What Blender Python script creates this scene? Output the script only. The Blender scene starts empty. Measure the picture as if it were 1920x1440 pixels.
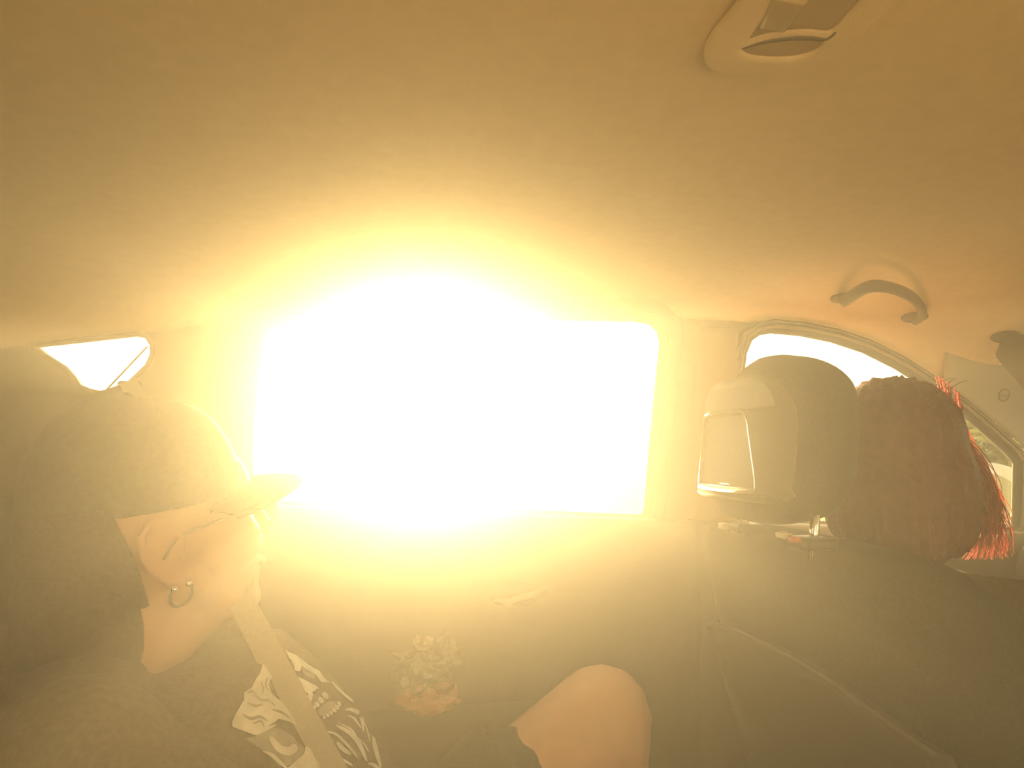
import bpy, bmesh, math, random
from mathutils import Vector, Matrix, noise
from mathutils.bvhtree import BVHTree
random.seed(7)
S = bpy.context.scene
COL = S.collection
R_ = math.radians

# ---------------------------------------------------------------- camera, sky, sun, exposure
CAM = Vector((0.0, 0.0, 1.0)); YAW, PITCH, FPX = R_(10), R_(6), 1200.0
FW = Vector((math.sin(YAW)*math.cos(PITCH), math.cos(YAW)*math.cos(PITCH), math.sin(PITCH)))
RT = Vector((math.cos(YAW), -math.sin(YAW), 0)); UP = RT.cross(FW)
cd = bpy.data.cameras.new('camera'); cam = bpy.data.objects.new('camera', cd); COL.objects.link(cam)
cd.sensor_width = 36; cd.lens = FPX/1920*36; cd.clip_start = 0.02; cd.clip_end = 2000
m3 = Matrix((RT, UP, -FW)).transposed()
cam.matrix_world = Matrix.Translation(CAM) @ m3.to_4x4()
S.camera = cam

SUN = Vector((math.sin(R_(2.0))*math.cos(R_(5.4)), math.cos(R_(2.0))*math.cos(R_(5.4)), math.sin(R_(5.4))))
SUN_E, SUN_C = 45.0, (1.0, 0.69, 0.31)
HAZE = ((0.070, 0.92), (0.046, 0.60))       # (density, anisotropy): a forward and a broad lobe
w = bpy.data.worlds.new('sky'); S.world = w; w.use_nodes = True
nt = w.node_tree; nt.nodes.clear()
def wn(t, **k):
    n = nt.nodes.new(t)
    for a, b in k.items(): setattr(n, a, b)
    return n
tc = wn('ShaderNodeTexCoord'); dt = wn('ShaderNodeVectorMath', operation='DOT_PRODUCT'); dt.inputs[1].default_value = SUN
nt.links.new(tc.outputs['Generated'], dt.inputs[0])
mx = wn('ShaderNodeMath', operation='MAXIMUM'); mx.inputs[1].default_value = 0.0; nt.links.new(dt.outputs['Value'], mx.inputs[0])
def lobe(p, col):
    a = wn('ShaderNodeMath', operation='POWER'); a.inputs[1].default_value = p; nt.links.new(mx.outputs[0], a.inputs[0])
    b = wn('ShaderNodeVectorMath', operation='SCALE'); b.inputs[0].default_value = col; nt.links.new(a.outputs[0], b.inputs['Scale'])
    return b.outputs[0]
acc = None
for p, c in ((0.0, (1.2, 0.98, 0.64)), (3.0, (3.2, 2.35, 1.3)), (60.0, (9.0, 6.5, 3.4))):
    o = lobe(p, c)
    if acc is None: acc = o
    else:
        ad = wn('ShaderNodeVectorMath', operation='ADD'); nt.links.new(acc, ad.inputs[0]); nt.links.new(o, ad.inputs[1]); acc = ad.outputs[0]
bg = wn('ShaderNodeBackground'); ow = wn('ShaderNodeOutputWorld')
nt.links.new(acc, bg.inputs['Color']); nt.links.new(bg.outputs[0], ow.inputs['Surface'])
sd = bpy.data.lights.new('sun', 'SUN'); sd.energy = SUN_E; sd.color = SUN_C; sd.angle = R_(0.6)
so = bpy.data.objects.new('sun', sd); COL.objects.link(so); so.rotation_euler = (-SUN).to_track_quat('-Z', 'Y').to_euler()
S.view_settings.view_transform = 'Standard'; S.view_settings.look = 'None'
S.view_settings.exposure = 0.2; S.view_settings.gamma = 1.0; S.view_settings.use_curve_mapping = False

# ---------------------------------------------------------------- helpers
def ray(px, py): return (FW + RT*((px-960)/FPX) + UP*((720-py)/FPX))
def Py(px, py, y): d = ray(px, py); return CAM + d*((y-CAM.y)/d.y)
def Px(px, py, x): d = ray(px, py); return CAM + d*((x-CAM.x)/d.x)
DK, DC = 0.30, 1.40                       # side glass plane: y + DK*z = DC (leans in at the top)
def Pd(px, py, off=0.0):
    d = ray(px, py); return CAM + d*((DC+off-CAM.y-DK*CAM.z)/(d.y+DK*d.z))
def uv(px, py): p = Pd(px, py); return (p.x, p.z)
MIR = 0.84                                # the cabin is symmetric about y = MIR/2
def door_map(u, v, wv): return Vector((u, DC-DK*v-wv, v))
def door_map_r(u, v, wv): return Vector((u, MIR-(DC-DK*v-wv), v))

def M(name, col, rough=0.7, spec=0.3, var=0.12, scale=40.0, bump=0.0, bscale=300.0, metal=0.0, sss=0.0, coat=0.0, trans=0.0):
    m = bpy.data.materials.new(name); m.use_nodes = True; n = m.node_tree.nodes; l = m.node_tree.links
    b = n['Principled BSDF']; b.inputs['Roughness'].default_value = rough; b.inputs['Metallic'].default_value = metal
    b.inputs['Specular IOR Level'].default_value = spec
    if sss: b.inputs['Subsurface Weight'].default_value = sss; b.inputs['Subsurface Radius'].default_value = (0.01, 0.004, 0.002)
    if coat: b.inputs['Coat Weight'].default_value = coat
    t = n.new('ShaderNodeTexCoord'); z = n.new('ShaderNodeTexNoise'); z.inputs['Scale'].default_value = scale; z.inputs['Detail'].default_value = 4
    l.new(t.outputs['Object'], z.inputs['Vector'])
    r = n.new('ShaderNodeMapRange'); r.inputs[3].default_value = 1-var; r.inputs[4].default_value = 1+var; l.new(z.outputs['Fac'], r.inputs[0])
    s = n.new('ShaderNodeVectorMath'); s.operation = 'SCALE'; s.inputs[0].default_value = col; l.new(r.outputs[0], s.inputs['Scale'])
    l.new(s.outputs[0], b.inputs['Base Color'])
    if bump:
        z2 = n.new('ShaderNodeTexNoise'); z2.inputs['Scale'].default_value = bscale; z2.inputs['Detail'].default_value = 3
        l.new(t.outputs['Object'], z2.inputs['Vector'])
        bp = n.new('ShaderNodeBump'); bp.inputs['Strength'].default_value = bump; bp.inputs['Distance'].default_value = 0.002
        l.new(z2.outputs['Fac'], bp.inputs['Height']); l.new(bp.outputs[0], b.inputs['Normal'])
    if trans:
        tr = n.new('ShaderNodeBsdfTranslucent'); l.new(s.outputs[0], tr.inputs['Color'])
        mxs = n.new('ShaderNodeMixShader'); mxs.inputs[0].default_value = trans
        l.new(b.outputs[0], mxs.inputs[1]); l.new(tr.outputs[0], mxs.inputs[2]); l.new(mxs.outputs[0], n['Material Output'].inputs['Surface'])
    return m
def glass_mat(name, tint, gloss=0.06, rough=0.02):
    m = bpy.data.materials.new(name); m.use_nodes = True; n = m.node_tree.nodes; l = m.node_tree.links; n.remove(n['Principled BSDF'])
    t = n.new('ShaderNodeBsdfTransparent'); t.inputs[0].default_value = (*tint, 1); g = n.new('ShaderNodeBsdfGlossy'); g.inputs['Roughness'].default_value = rough
    f = n.new('ShaderNodeLayerWeight'); f.inputs[0].default_value = 0.25
    mu = n.new('ShaderNodeMath'); mu.operation = 'MULTIPLY_ADD'; mu.inputs[1].default_value = 0.5; mu.inputs[2].default_value = gloss
    l.new(f.outputs['Fresnel'], mu.inputs[0])
    x = n.new('ShaderNodeMixShader'); l.new(mu.outputs[0], x.inputs[0]); l.new(t.outputs[0], x.inputs[1]); l.new(g.outputs[0], x.inputs[2])
    l.new(x.outputs[0], n['Material Output'].inputs['Surface']); return m

MAT = dict(
    headliner=M('headliner_cloth', (0.86, 0.69, 0.49), 0.95, 0.1, 0.06, 60, 0.25, 700),
    bounce_trim=M('bounce_beige_trim', (0.62, 0.52, 0.38), 0.6, 0.3, 0.05, 80, 0.15, 900),  # beige chosen to bounce sunlight to the headliner from the unseen side
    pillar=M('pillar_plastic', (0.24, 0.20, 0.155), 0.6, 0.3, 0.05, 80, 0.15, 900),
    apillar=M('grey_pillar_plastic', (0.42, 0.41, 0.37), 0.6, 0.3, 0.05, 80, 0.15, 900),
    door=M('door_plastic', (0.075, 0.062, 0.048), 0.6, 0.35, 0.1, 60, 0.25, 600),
    frame=M('door_frame_vinyl', (0.22, 0.18, 0.13), 0.55, 0.35, 0.06, 60, 0.1, 600),
    rubber=M('rubber_seal', (0.03, 0.027, 0.022), 0.85, 0.1, 0.1, 80, 0.1, 500),
    lip=M('lit_seal_lip', (0.5, 0.44, 0.34), 0.4, 0.4, 0.05, 80),  # pale colour stands in for light caught along the seal edge
    fabric=M('seat_fabric', (0.036, 0.033, 0.027), 0.95, 0.15, 0.3, 260, 0.9, 900),
    fabric2=M('seat_back_vinyl', (0.05, 0.043, 0.033), 0.5, 0.4, 0.1, 80, 0.2, 700),
    hcover=M('headrest_shell', (0.085, 0.078, 0.062), 0.6, 0.35, 0.1, 120, 0.4, 900),
    chrome=M('chrome', (0.85, 0.85, 0.85), 0.12, 0.5, 0.03, 20, metal=1.0),
    satin=M('satin_grey_metal', (0.35, 0.33, 0.30), 0.45, 0.4, 0.05, 60, metal=0.6),
    black=M('black_plastic', (0.02, 0.02, 0.02), 0.4, 0.5, 0.1, 60),
    red=M('red_plastic', (0.45, 0.05, 0.03), 0.5, 0.4, 0.05, 60),
    cream=M('cream_plastic', (0.6, 0.55, 0.45), 0.5, 0.4, 0.05, 60),
    lens=M('lamp_lens', (0.55, 0.43, 0.28), 0.25, 0.5, 0.05, 60),
    lampbody=M('lamp_housing', (0.55, 0.42, 0.27), 0.5, 0.4, 0.05, 60, 0.1, 700),
    visor=M('visor_vinyl', (0.13, 0.105, 0.075), 0.8, 0.2, 0.06, 60, 0.2, 700),
    skin=M('skin', (0.60, 0.37, 0.26), 0.55, 0.35, 0.08, 50, 0.1, 500, sss=0.15),
    skin2=M('driver_skin', (0.55, 0.36, 0.25), 0.55, 0.35, 0.08, 50, 0.1, 500, sss=0.15),
    shirt=M('black_cotton', (0.12, 0.092, 0.060), 0.95, 0.1, 0.25, 180, 0.5, 900),
    shorts=M('dark_shorts', (0.045, 0.042, 0.034), 0.9, 0.15, 0.25, 180, 0.5, 900),
    print_a=M('pale_print', (0.62, 0.60, 0.56), 0.8, 0.2, 0.55, 42),
    print_b=M('grey_print', (0.30, 0.28, 0.25), 0.8, 0.2, 0.35, 70),
    cap=M('cap_twill', (0.075, 0.066, 0.05), 0.95, 0.1, 0.2, 160, 0.4, 900),
    belt=M('belt_webbing', (0.36, 0.33, 0.28), 0.8, 0.25, 0.1, 240, 0.3, 900),
    hair=M('dark_red_hair', (0.10, 0.022, 0.018), 0.5, 0.35, 0.35, 90, 0.6, 250),
    lit_strand=M('lit_red_hair', (0.56, 0.17, 0.15), 0.55, 0.25, 0.3, 90, trans=0.7),  # lighter copy of the hair colour with the backlight painted in
    manhair=M('short_brown_hair', (0.06, 0.04, 0.028), 0.8, 0.2, 0.3, 200, 0.6, 700),
    dash=M('dashboard_vinyl', (0.20, 0.20, 0.20), 0.7, 0.3, 0.08, 90, 0.3, 500),
    paint=M('white_car_paint', (0.75, 0.76, 0.77), 0.25, 0.5, 0.02, 20, coat=0.6),
    mirror=M('mirror_glass', (0.7, 0.74, 0.78), 0.05, 0.5, 0.02, 20, metal=1.0),
    carpet=M('floor_carpet', (0.035, 0.032, 0.028), 1.0, 0.1, 0.3, 200, 0.6, 800),
    ground=M('dry_grass_ground', (0.33, 0.32, 0.15), 1.0, 0.1, 0.3, 1.2),
    bark=M('bark', (0.10, 0.075, 0.05), 0.95, 0.1, 0.3, 20, 0.5, 60),
    leaf=M('leaf_green', (0.085, 0.10, 0.035), 0.7, 0.3, 0.3, 2.0, trans=0.45),
    eye=M('eye_white', (0.75, 0.73, 0.7), 0.2, 0.5, 0.02, 20),
    lips=M('lips', (0.5, 0.24, 0.2), 0.5, 0.35, 0.05, 60),
    orange=M('orange_wrapper_print', (0.36, 0.17, 0.10), 0.35, 0.5, 0.3, 60),
    glass=glass_mat('window_glass', (0.94, 0.96, 0.94)),
    windscreen=glass_mat('green_tinted_windscreen', (0.66, 0.70, 0.66)),
    clear=glass_mat('clear_lens', (0.93, 0.93, 0.9), 0.08),
    film=glass_mat('crumpled_clear_film', (0.90, 0.90, 0.88), 0.08, 0.25),
)

def link(name, me, mat=None, parent=None, smooth=True, **props):
    o = bpy.data.objects.new(name, me); COL.objects.link(o)
    if mat is not None and not me.materials: me.materials.append(mat)
    if smooth: me.shade_smooth()
    if parent is not None: o.parent = parent; o.matrix_parent_inverse = parent.matrix_world.inverted()
    for k, v in props.items(): o[k] = v
    return o
def from_bm(name, bm, mat, parent=None, smooth=True, **props):
    bmesh.ops.recalc_face_normals(bm, faces=bm.faces)
    me = bpy.data.meshes.new(name); bm.to_mesh(me); bm.free()
    return link(name, me, mat, parent, smooth, **props)
def thing(name, label, cat, loc=(0, 0, 0), **props):
    o = bpy.data.objects.new(name, None); COL.objects.link(o); o.location = loc
    o.empty_display_size = 0.05
    o.matrix_world = Matrix.Translation(loc)
    o['label'] = label; o['category'] = cat
    for k, v in props.items(): o[k] = v
    return o

def loft(bm, rings, cap=True, closed=True):
    vs = [[bm.verts.new(p) for p in r] for r in rings]; n = len(rings[0])
    for a, b in zip(vs, vs[1:]):
        for i in range(n if closed else n-1):
            j = (i+1) % n
            try: bm.faces.new((a[i], a[j], b[j], b[i]))
            except ValueError: pass
    if cap and closed:
        bm.faces.new(vs[0][::-1]); bm.faces.new(vs[-1])
    return vs
def se_ring(c, ax, ay, a, b, e=2.5, n=32):
    out = []
    for i in range(n):
        t = 2*math.pi*i/n; ct, st = math.cos(t), math.sin(t)
        out.append(Vector(c) + ax*(a*math.copysign(abs(ct)**(2/e), ct)) + ay*(b*math.copysign(abs(st)**(2/e), st)))
    return out
def tube(bm, pts, rad, n=10, cap=True, flat=1.0, ref=None):
    pts = [Vector(p) for p in pts]
    if not isinstance(rad, (list, tuple)): rad = [rad]*len(pts)
    rings = []; prev = None
    for i, p in enumerate(pts):
        t = (pts[min(i+1, len(pts)-1)] - pts[max(i-1, 0)]).normalized()
        if prev is None:
            r0 = ref or (Vector((0, 0, 1)) if abs(t.z) < 0.9 else Vector((1, 0, 0)))
            a = (r0 - t*r0.dot(t)).normalized()
        else: a = (prev - t*prev.dot(t)).normalized()
        prev = a; b = t.cross(a)
        rings.append([p + a*(rad[i]*math.cos(2*math.pi*k/n)) + b*(rad[i]*flat*math.sin(2*math.pi*k/n)) for k in range(n)])
    return loft(bm, rings, cap)
def ell(bm, c, r, rot=None, sub=3):
    mt = Matrix.Translation(c) @ (rot.to_4x4() if rot else Matrix()) @ Matrix.Diagonal((*r, 1)) if not isinstance(r, float) else Matrix.Translation(c) @ Matrix.Scale(r, 4)
    bmesh.ops.create_icosphere(bm, subdivisions=sub, radius=1, matrix=mt)
def cap_(bm, a, b, ra, rb, n=14):
    a, b = Vector(a), Vector(b); tube(bm, [a, a.lerp(b, .5), b], [ra, (ra+rb)/2, rb], n); ell(bm, a, float(ra), sub=2); ell(bm, b, float(rb), sub=2)
def chain(bm, pts, rs, n=14):
    for (a, b), (ra, rb) in zip(zip(pts, pts[1:]), zip(rs, rs[1:])): cap_(bm, a, b, ra, rb, n)
def box(bm, c, s, rot=None, bev=0.0, seg=3):
    mt = Matrix.Translation(c) @ (rot.to_4x4() if rot else Matrix()) @ Matrix.Diagonal((*s, 1))
    r = bmesh.ops.create_cube(bm, size=1, matrix=mt)
    if bev:
        es = list({e for v in r['verts'] for e in v.link_edges})
        bmesh.ops.bevel(bm, geom=es, offset=bev, segments=seg, affect='EDGES', profile=0.5)
def fuse(bm, voxel=0.006, smooth=6, factor=0.5):
    me = bpy.data.meshes.new('fuse'); bm.to_mesh(me); bm.free()
    o = bpy.data.objects.new('fuse', me); COL.objects.link(o)
    r = o.modifiers.new('r', 'REMESH'); r.mode = 'VOXEL'; r.voxel_size = voxel
    s = o.modifiers.new('s', 'SMOOTH'); s.iterations = smooth; s.factor = factor
    dg = bpy.context.evaluated_depsgraph_get(); out = bpy.data.meshes.new_from_object(o.evaluated_get(dg))
    bpy.data.objects.remove(o); bpy.data.meshes.remove(me); return out
def displace(me, f):
    nn = [v.normal.copy() for v in me.vertices]
    for v, n_ in zip(me.vertices, nn): v.co += n_*f(v.co)
def smoothpoly(pts, k=6, closed=True):
    """Catmull-Rom through 2D points."""
    n = len(pts); out = []
    for i in range(n if closed else n-1):
        p = [pts[(i+j) % n] if closed else pts[min(max(i+j, 0), n-1)] for j in (-1, 0, 1, 2)]
        for q in range(k):
            t = q/k
            out.append(tuple(0.5*((2*p[1][a]) + (-p[0][a]+p[2][a])*t + (2*p[0][a]-5*p[1][a]+4*p[2][a]-p[3][a])*t*t + (-p[0][a]+3*p[1][a]-3*p[2][a]+p[3][a])*t**3) for a in range(len(pts[0]))))
    if not closed: out.append(tuple(pts[-1]))
    return out
def offset(pts, d):
    n = len(pts); area = sum(pts[i][0]*pts[(i+1) % n][1]-pts[(i+1) % n][0]*pts[i][1] for i in range(n)); sg = 1 if area > 0 else -1
    out = []
    for i in range(n):
        a, b = Vector(pts[i-1]), Vector(pts[(i+1) % n]); t = (b-a).normalized(); out.append((pts[i][0]+t.y*d*sg, pts[i][1]-t.x*d*sg))
    return out
def plate(name, outer, holes, fmap, thick, bev, mat, parent=None, woff=0.0, **props):
    cu = bpy.data.curves.new('c', 'CURVE'); cu.dimensions = '2D'; cu.fill_mode = 'BOTH'; cu.extrude = max(thick/2-bev, 0.0); cu.bevel_depth = bev; cu.bevel_resolution = 2
    for poly in [outer]+list(holes):
        sp = cu.splines.new('POLY'); sp.points.add(len(poly)-1); sp.use_cyclic_u = True
        for q, p in zip(sp.points, poly): q.co = (p[0], p[1], 0, 1)
    o = bpy.data.objects.new('c', cu); COL.objects.link(o); dg = bpy.context.evaluated_depsgraph_get()
    me = bpy.data.meshes.new_from_object(o.evaluated_get(dg)); bpy.data.objects.remove(o); bpy.data.curves.remove(cu)
    for v in me.vertices: v.co = fmap(v.co.x, v.co.y, v.co.z+woff)
    me.materials.clear()
    bm = bmesh.new(); bm.from_mesh(me); bmesh.ops.remove_doubles(bm, verts=bm.verts, dist=1e-5); bpy.data.meshes.remove(me)
    ob = from_bm(name, bm, mat, parent, smooth=False, **props); ob.data.shade_smooth(); ob.data.set_sharp_from_angle(angle=R_(40)); return ob

# ---------------------------------------------------------------- cabin shell
W1 = [uv(*p) for p in ((494, 640), (502, 620), (522, 611), (650, 604), (800, 600), (1000, 600), (1190, 602), (1218, 607), (1232, 622), (1236, 645), (1229, 710), (1217, 830), (1207, 950), (1203, 964), (1190, 966), (1000, 958), (760, 949), (540, 941), (484, 938), (477, 930), (474, 840), (482, 720))]
W2 = [uv(*p) for p in ((60, 653), (170, 641), (258, 631), (274, 634), (283, 648), (283, 664), (274, 684), (243, 714), (215, 726), (192, 734), (172, 730), (152, 722), (142, 706), (126, 688), (96, 669))]
W3 = [uv(*p) for p in ((1384, 800), (1387, 700), (1391, 664), (1402, 638), (1420, 625), (1445, 621), (1500, 626), (1560, 638), (1620, 658), (1680, 688), (1740, 726), (1800, 770), (1850, 813), (1893, 852), (1904, 868), (1902, 960), (1900, 986), (1885, 992), (1700, 986), (1500, 979), (1400, 974), (1384, 965))]
RAIL = [Pd(*p) for p in ((-640, 770), (-480, 735), (-300, 700), (-150, 676), (0, 655), (100, 643), (290, 622), (430, 604), (600, 596), (800, 592), (1000, 592), (1200, 596), (1300, 599), (1380, 602), (1430, 609), (1500, 616), (1560, 628), (1640, 656), (1690, 680), (1750, 716), (1800, 752), (1850, 791), (1920, 848), (2000, 913), (2100, 985))]
_rs = [tuple(p) for p in RAIL]
RAILS = smoothpoly(_rs, 4, False)
def rail_at(x):
    for a, b in zip(RAILS, RAILS[1:]):
        if a[0] <= x <= b[0]:
            t = (x-a[0])/(b[0]-a[0]); return Vector(a).lerp(Vector(b), t)
    return Vector(RAILS[0] if x < RAILS[0][0] else RAILS[-1])
bl, br = Pd(478, 941), Pd(1900, 992)
def belt_z(x): return bl.z + (br.z-bl.z)*(x-bl.x)/(br.x-bl.x)
XB = -1.05
X_A = 1.17                                 # where the headliner meets the windscreen header
ceil_z = lambda x: 1.287 - 0.05*max(0, abs(x-0.15)-0.35)**2 - 0.16*max(0, x-0.8)**2

def headliner():
    bm = bmesh.new(); rings = []
    xs = [XB + (X_A-XB)*i/60 for i in range(61)]
    for x in xs:
        r = rail_at(x); r = Vector((x, r.y, r.z)); zc = max(ceil_z(x), r.z+0.04); a = r.y-MIR/2; b = zc-r.z; row = []
        for k in range(65):
            t = math.pi*k/64; ct, st = math.cos(t), math.sin(t); e = 3.0
            row.append(Vector((x, MIR/2 + a*math.copysign(abs(ct)**(2/e), ct), r.z + b*abs(st)**(2/e))))
        row2 = [p + Vector((0, math.copysign(0.01, p.y-MIR/2)*(1 if k in (0, 64) else 0.6), 0.012)) for k, p in enumerate(row)]
        rings.append(row + row2[::-1])
    loft(bm, rings)
    return from_bm('ceiling', bm, MAT['headliner'], kind='structure', label='beige cloth headliner curving down to the side windows')
headliner()

def side_outline():
    top = [(p[0], p[2]+0.006) for p in RAILS if XB < p[0] < 1.62]
    return [(XB, 0.80)] + [(XB, top[0][1]-0.01)] + top + [(1.66, 0.80)]
SO = side_outline()
plate('wall_left', SO, [offset(W1, .016), offset(W2, .006), offset(W3, .014)], door_map, 0.014, 0.003, MAT['frame'], woff=-0.012, kind='structure', label='car body side around the left windows')
plate('wall_right', SO, [offset(W1, .016), offset(W2, .006), offset(W3, .014)], door_map_r, 0.014, 0.003, MAT['frame'], woff=-0.012, kind='structure', label='car body side behind the photographer')

def door(name, x0, x1, mapy, label, mk='door'):
    root = thing(name, label, 'door', ((x0+x1)/2, mapy(1.06), 0.5), kind='structure')
    prof = [(1.128, 0.0), (1.080, 0.001), (1.066, -0.006), (1.060, -0.03), (1.052, -0.09), (1.056, -0.19), (1.066, -0.27), (1.070, -0.34), (1.072, -0.60), (1.075, -0.80), (1.128, -0.80)]
    bm = bmesh.new(); rings = []
    for i in range(25):
        x = x0+(x1-x0)*i/24; zb = belt_z(x)-0.002
        sm = smoothpoly(prof, 3, False); rings.append([Vector((x, mapy(p[0]), zb+p[1])) for p in sm])
    loft(bm, rings); from_bm('door_panel', bm, MAT[mk], root)
    return root
idn = lambda y: y
mir = lambda y: MIR-y
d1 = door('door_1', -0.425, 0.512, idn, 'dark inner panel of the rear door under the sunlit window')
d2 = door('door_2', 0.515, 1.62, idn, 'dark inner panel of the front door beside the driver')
d3 = door('door_3', -0.42, 0.50, mir, 'unseen rear door panel, beige for bounce light, on the photographer side', 'bounce_trim')
d4 = door('door_4', 0.515, 1.62, mir, 'unseen front passenger door panel, beige for bounce light', 'bounce_trim')
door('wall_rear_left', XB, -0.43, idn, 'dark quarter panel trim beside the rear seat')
door('wall_rear_right', XB, -0.43, mir, 'unseen quarter panel trim, beige for bounce light, on the photographer side', 'bounce_trim')

# rear door details: arm rest, latch handle, seals and frame
bm = bmesh.new(); rings = []
for i in range(21):
    t = i/20; x = -0.30+0.70*t; e = min(1, min(t, 1-t)*9)**0.5
    rings.append(se_ring((x, 1.055, 0.560), Vector((0, 1, 0)), Vector((0, 0, 1)), 0.012+0.075*e, 0.008+0.030*e, 3.0, 24))
loft(bm, rings); from_bm('armrest', bm, MAT['door'], d1)
hp = Py(975, 1117, 1.045)
bm = bmesh.new(); ell(bm, hp+Vector((0, 0.012, 0)), (0.055, 0.010, 0.022)); hb = from_bm('handle_cup', bm, MAT['black'], d1)
bm = bmesh.new(); tube(bm, [hp+Vector((-0.045, -0.004, -0.004)), hp+Vector((-0.02, -0.010, -0.006)), hp+Vector((0.02, -0.010, 0.004)), hp+Vector((0.045, -0.004, 0.012))], [0.004, 0.006, 0.006, 0.004], 10, flat=0.6)
from_bm('door_handle', bm, MAT['satin'], hb, label='satin grey latch lever')
def ringtube(name, pts, rad, mat, parent, woff, fmap=door_map):
    bm = bmesh.new(); n = len(pts); P = [fmap(p[0], p[1], woff) for p in pts]; vs = []
    for i, p in enumerate(P):
        t = (P[(i+1) % n]-P[i-1]).normalized(); nn = Vector((0, -1, -DK)).normalized() if fmap is door_map else Vector((0, 1, -DK)).normalized(); b = t.cross(nn).normalized()
        vs.append([bm.verts.new(p+b*(rad*math.cos(2*math.pi*k/8))+nn*(rad*math.sin(2*math.pi*k/8))) for k in range(8)])
    for i in range(n):
        for k in range(8): bm.faces.new((vs[i][k], vs[(i+1) % n][k], vs[(i+1) % n][(k+1) % 8], vs[i][(k+1) % 8]))
    return from_bm(name, bm, mat, parent)
plate('window_frame', offset(W1, .034), [offset(W1, .004)], door_map, 0.022, 0.005, MAT['frame'], d1, woff=0.004)
ringtube('window_seal', offset(W1, .002), 0.0045, MAT['rubber'], d1, 0.008)
ringtube('seal_lip', offset(W1, .013), 0.0014, MAT['lip'], d1, 0.0165)
plate('window_frame', offset(W3, .015), [offset(W3, .0)], door_map, 0.018, 0.004, MAT['rubber'], d2, woff=0.004)
ringtube('window_seal', offset(W3, .006), 0.003, MAT['frame'], d2, 0.014)
ringtube('seal_lip', offset(W3, .0145), 0.0012, MAT['lip'], d2, 0.012)

def pane(name, poly, fmap, label, woff=-0.006):
    return plate(name, offset(poly, .006), [], fmap, 0.004, 0.0, MAT['glass'], woff=woff, kind='structure', label=label)
pane('window_1', W1, door_map, 'rear side window blown out white by the low sun')
w2 = pane('window_2', W2, door_map, 'small triangular quarter window behind the cap')
pane('window_3', W3, door_map, 'front side window beyond the driver')
pane('window_4', W1, door_map_r, 'rear side window next to the photographer')
pane('window_5', W2, door_map_r, 'quarter window behind the photographer')
pane('window_6', W3, door_map_r, 'front passenger side window')
a, b = Pd(276, 650), Pd(196, 735)
bm = bmesh.new(); tube(bm, [a, b], 0.0016, 6); from_bm('divider_bar', bm, MAT['rubber'], w2)
ringtube('window_seal', offset(W2, .003), 0.004, MAT['frame'], w2, 0.002)

# B pillar trim with its rounded post
def pillar(name, mapy, label):
    bm = bmesh.new(); rings = []
    prof = [(0.0, 0.0), (0.002, 0.016), (0.008, 0.028), (0.018, 0.034), (0.030, 0.033), (0.042, 0.026), (0.056, 0.020), (0.09, 0.018), (0.125, 0.018), (0.140, 0.014), (0.146, 0.0)]
    sm = smoothpoly(prof, 3, False)
    for i in range(25):
        t = i/24; c = Pd(1268-32*t**1.1+6*math.sin(t*math.pi), 612+392*t); c2 = Pd(1384-2*t, 612+392*t); wd = (c2.x-c.x)/0.146
        e = 0.4+0.6*min(1, t*5) if t < 0.2 else 1.0
        if t > .96: e *= 0.8
        rings.append([Vector((c.x+p[0]*wd, mapy(c.y-p[1]*e), c.z)) for p in sm])
    loft(bm, rings); return from_bm(name, bm, MAT['pillar'], kind='structure', label=label)
pillar('trim_1', idn, 'pale centre pillar trim with a rounded edge right of the bright window')
pillar('trim_2', mir, 'centre pillar trim on the photographer side')
# A pillar trim
def apillar(name, mapy, label, emblem):
    bm = bmesh.new(); rings = []
    for i in range(21):
        x = 1.02+0.60*i/20; r = rail_at(x); t = i/20
        zc = max(ceil_z(min(x, X_A))-0.35*max(0, x-X_A), r.z+0.04)
        a_, b_ = 0.07+0.02*t, max(0.05, min(zc-r.z, 0.13))
        row = []
        for k in range(13):
            s = k/12*math.pi/2
            row.append(Vector((x, mapy(r.y-0.012-a_*(1-math.cos(s))), r.z+0.002+b_*math.sin(s))))
        row += [p+Vector((0.01, math.copysign(0.012, mapy(1)-0.42), 0.012)) for p in row[::-1]]
        rings.append(row)
    loft(bm, rings); o = from_bm(name, bm, MAT['apillar'], kind='structure', label=label)
    if emblem:
        c = Px(1882, 741, 1.16); bm = bmesh.new()
        nn = (CAM-c).normalized()
        q = nn.to_track_quat('Z', 'Y').to_matrix()
        dgq = bpy.context.evaluated_depsgraph_get(); tr = BVHTree.FromObject(o, dgq)
        h = tr.ray_cast(CAM, ray(1882, 741).normalized())
        if h[0]:
            n2 = h[1] if h[1].dot(nn) > 0 else -h[1]; q = n2.to_track_quat('Z', 'Y').to_matrix().to_4x4(); c = h[0]
            pts = [c + q.to_3x3() @ Vector((0.012*math.cos(u*math.pi/12), 0.012*math.sin(u*math.pi/12), 0.0005)) for u in range(25)]
            tube(bm, pts, 0.0012, 6); tube(bm, [c+q.to_3x3() @ Vector((-0.008, 0, 0.0005)), c+q.to_3x3() @ Vector((0.008, 0, 0.0005))], 0.0012, 6)
            from_bm('round_emblem', bm, MAT['pillar'], o)
    return o
apillar('trim_3', idn, 'grey windscreen pillar trim sloping down beside the driver', True)
apillar('trim_4', mir, 'grey windscreen pillar trim on the passenger side', False)
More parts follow.
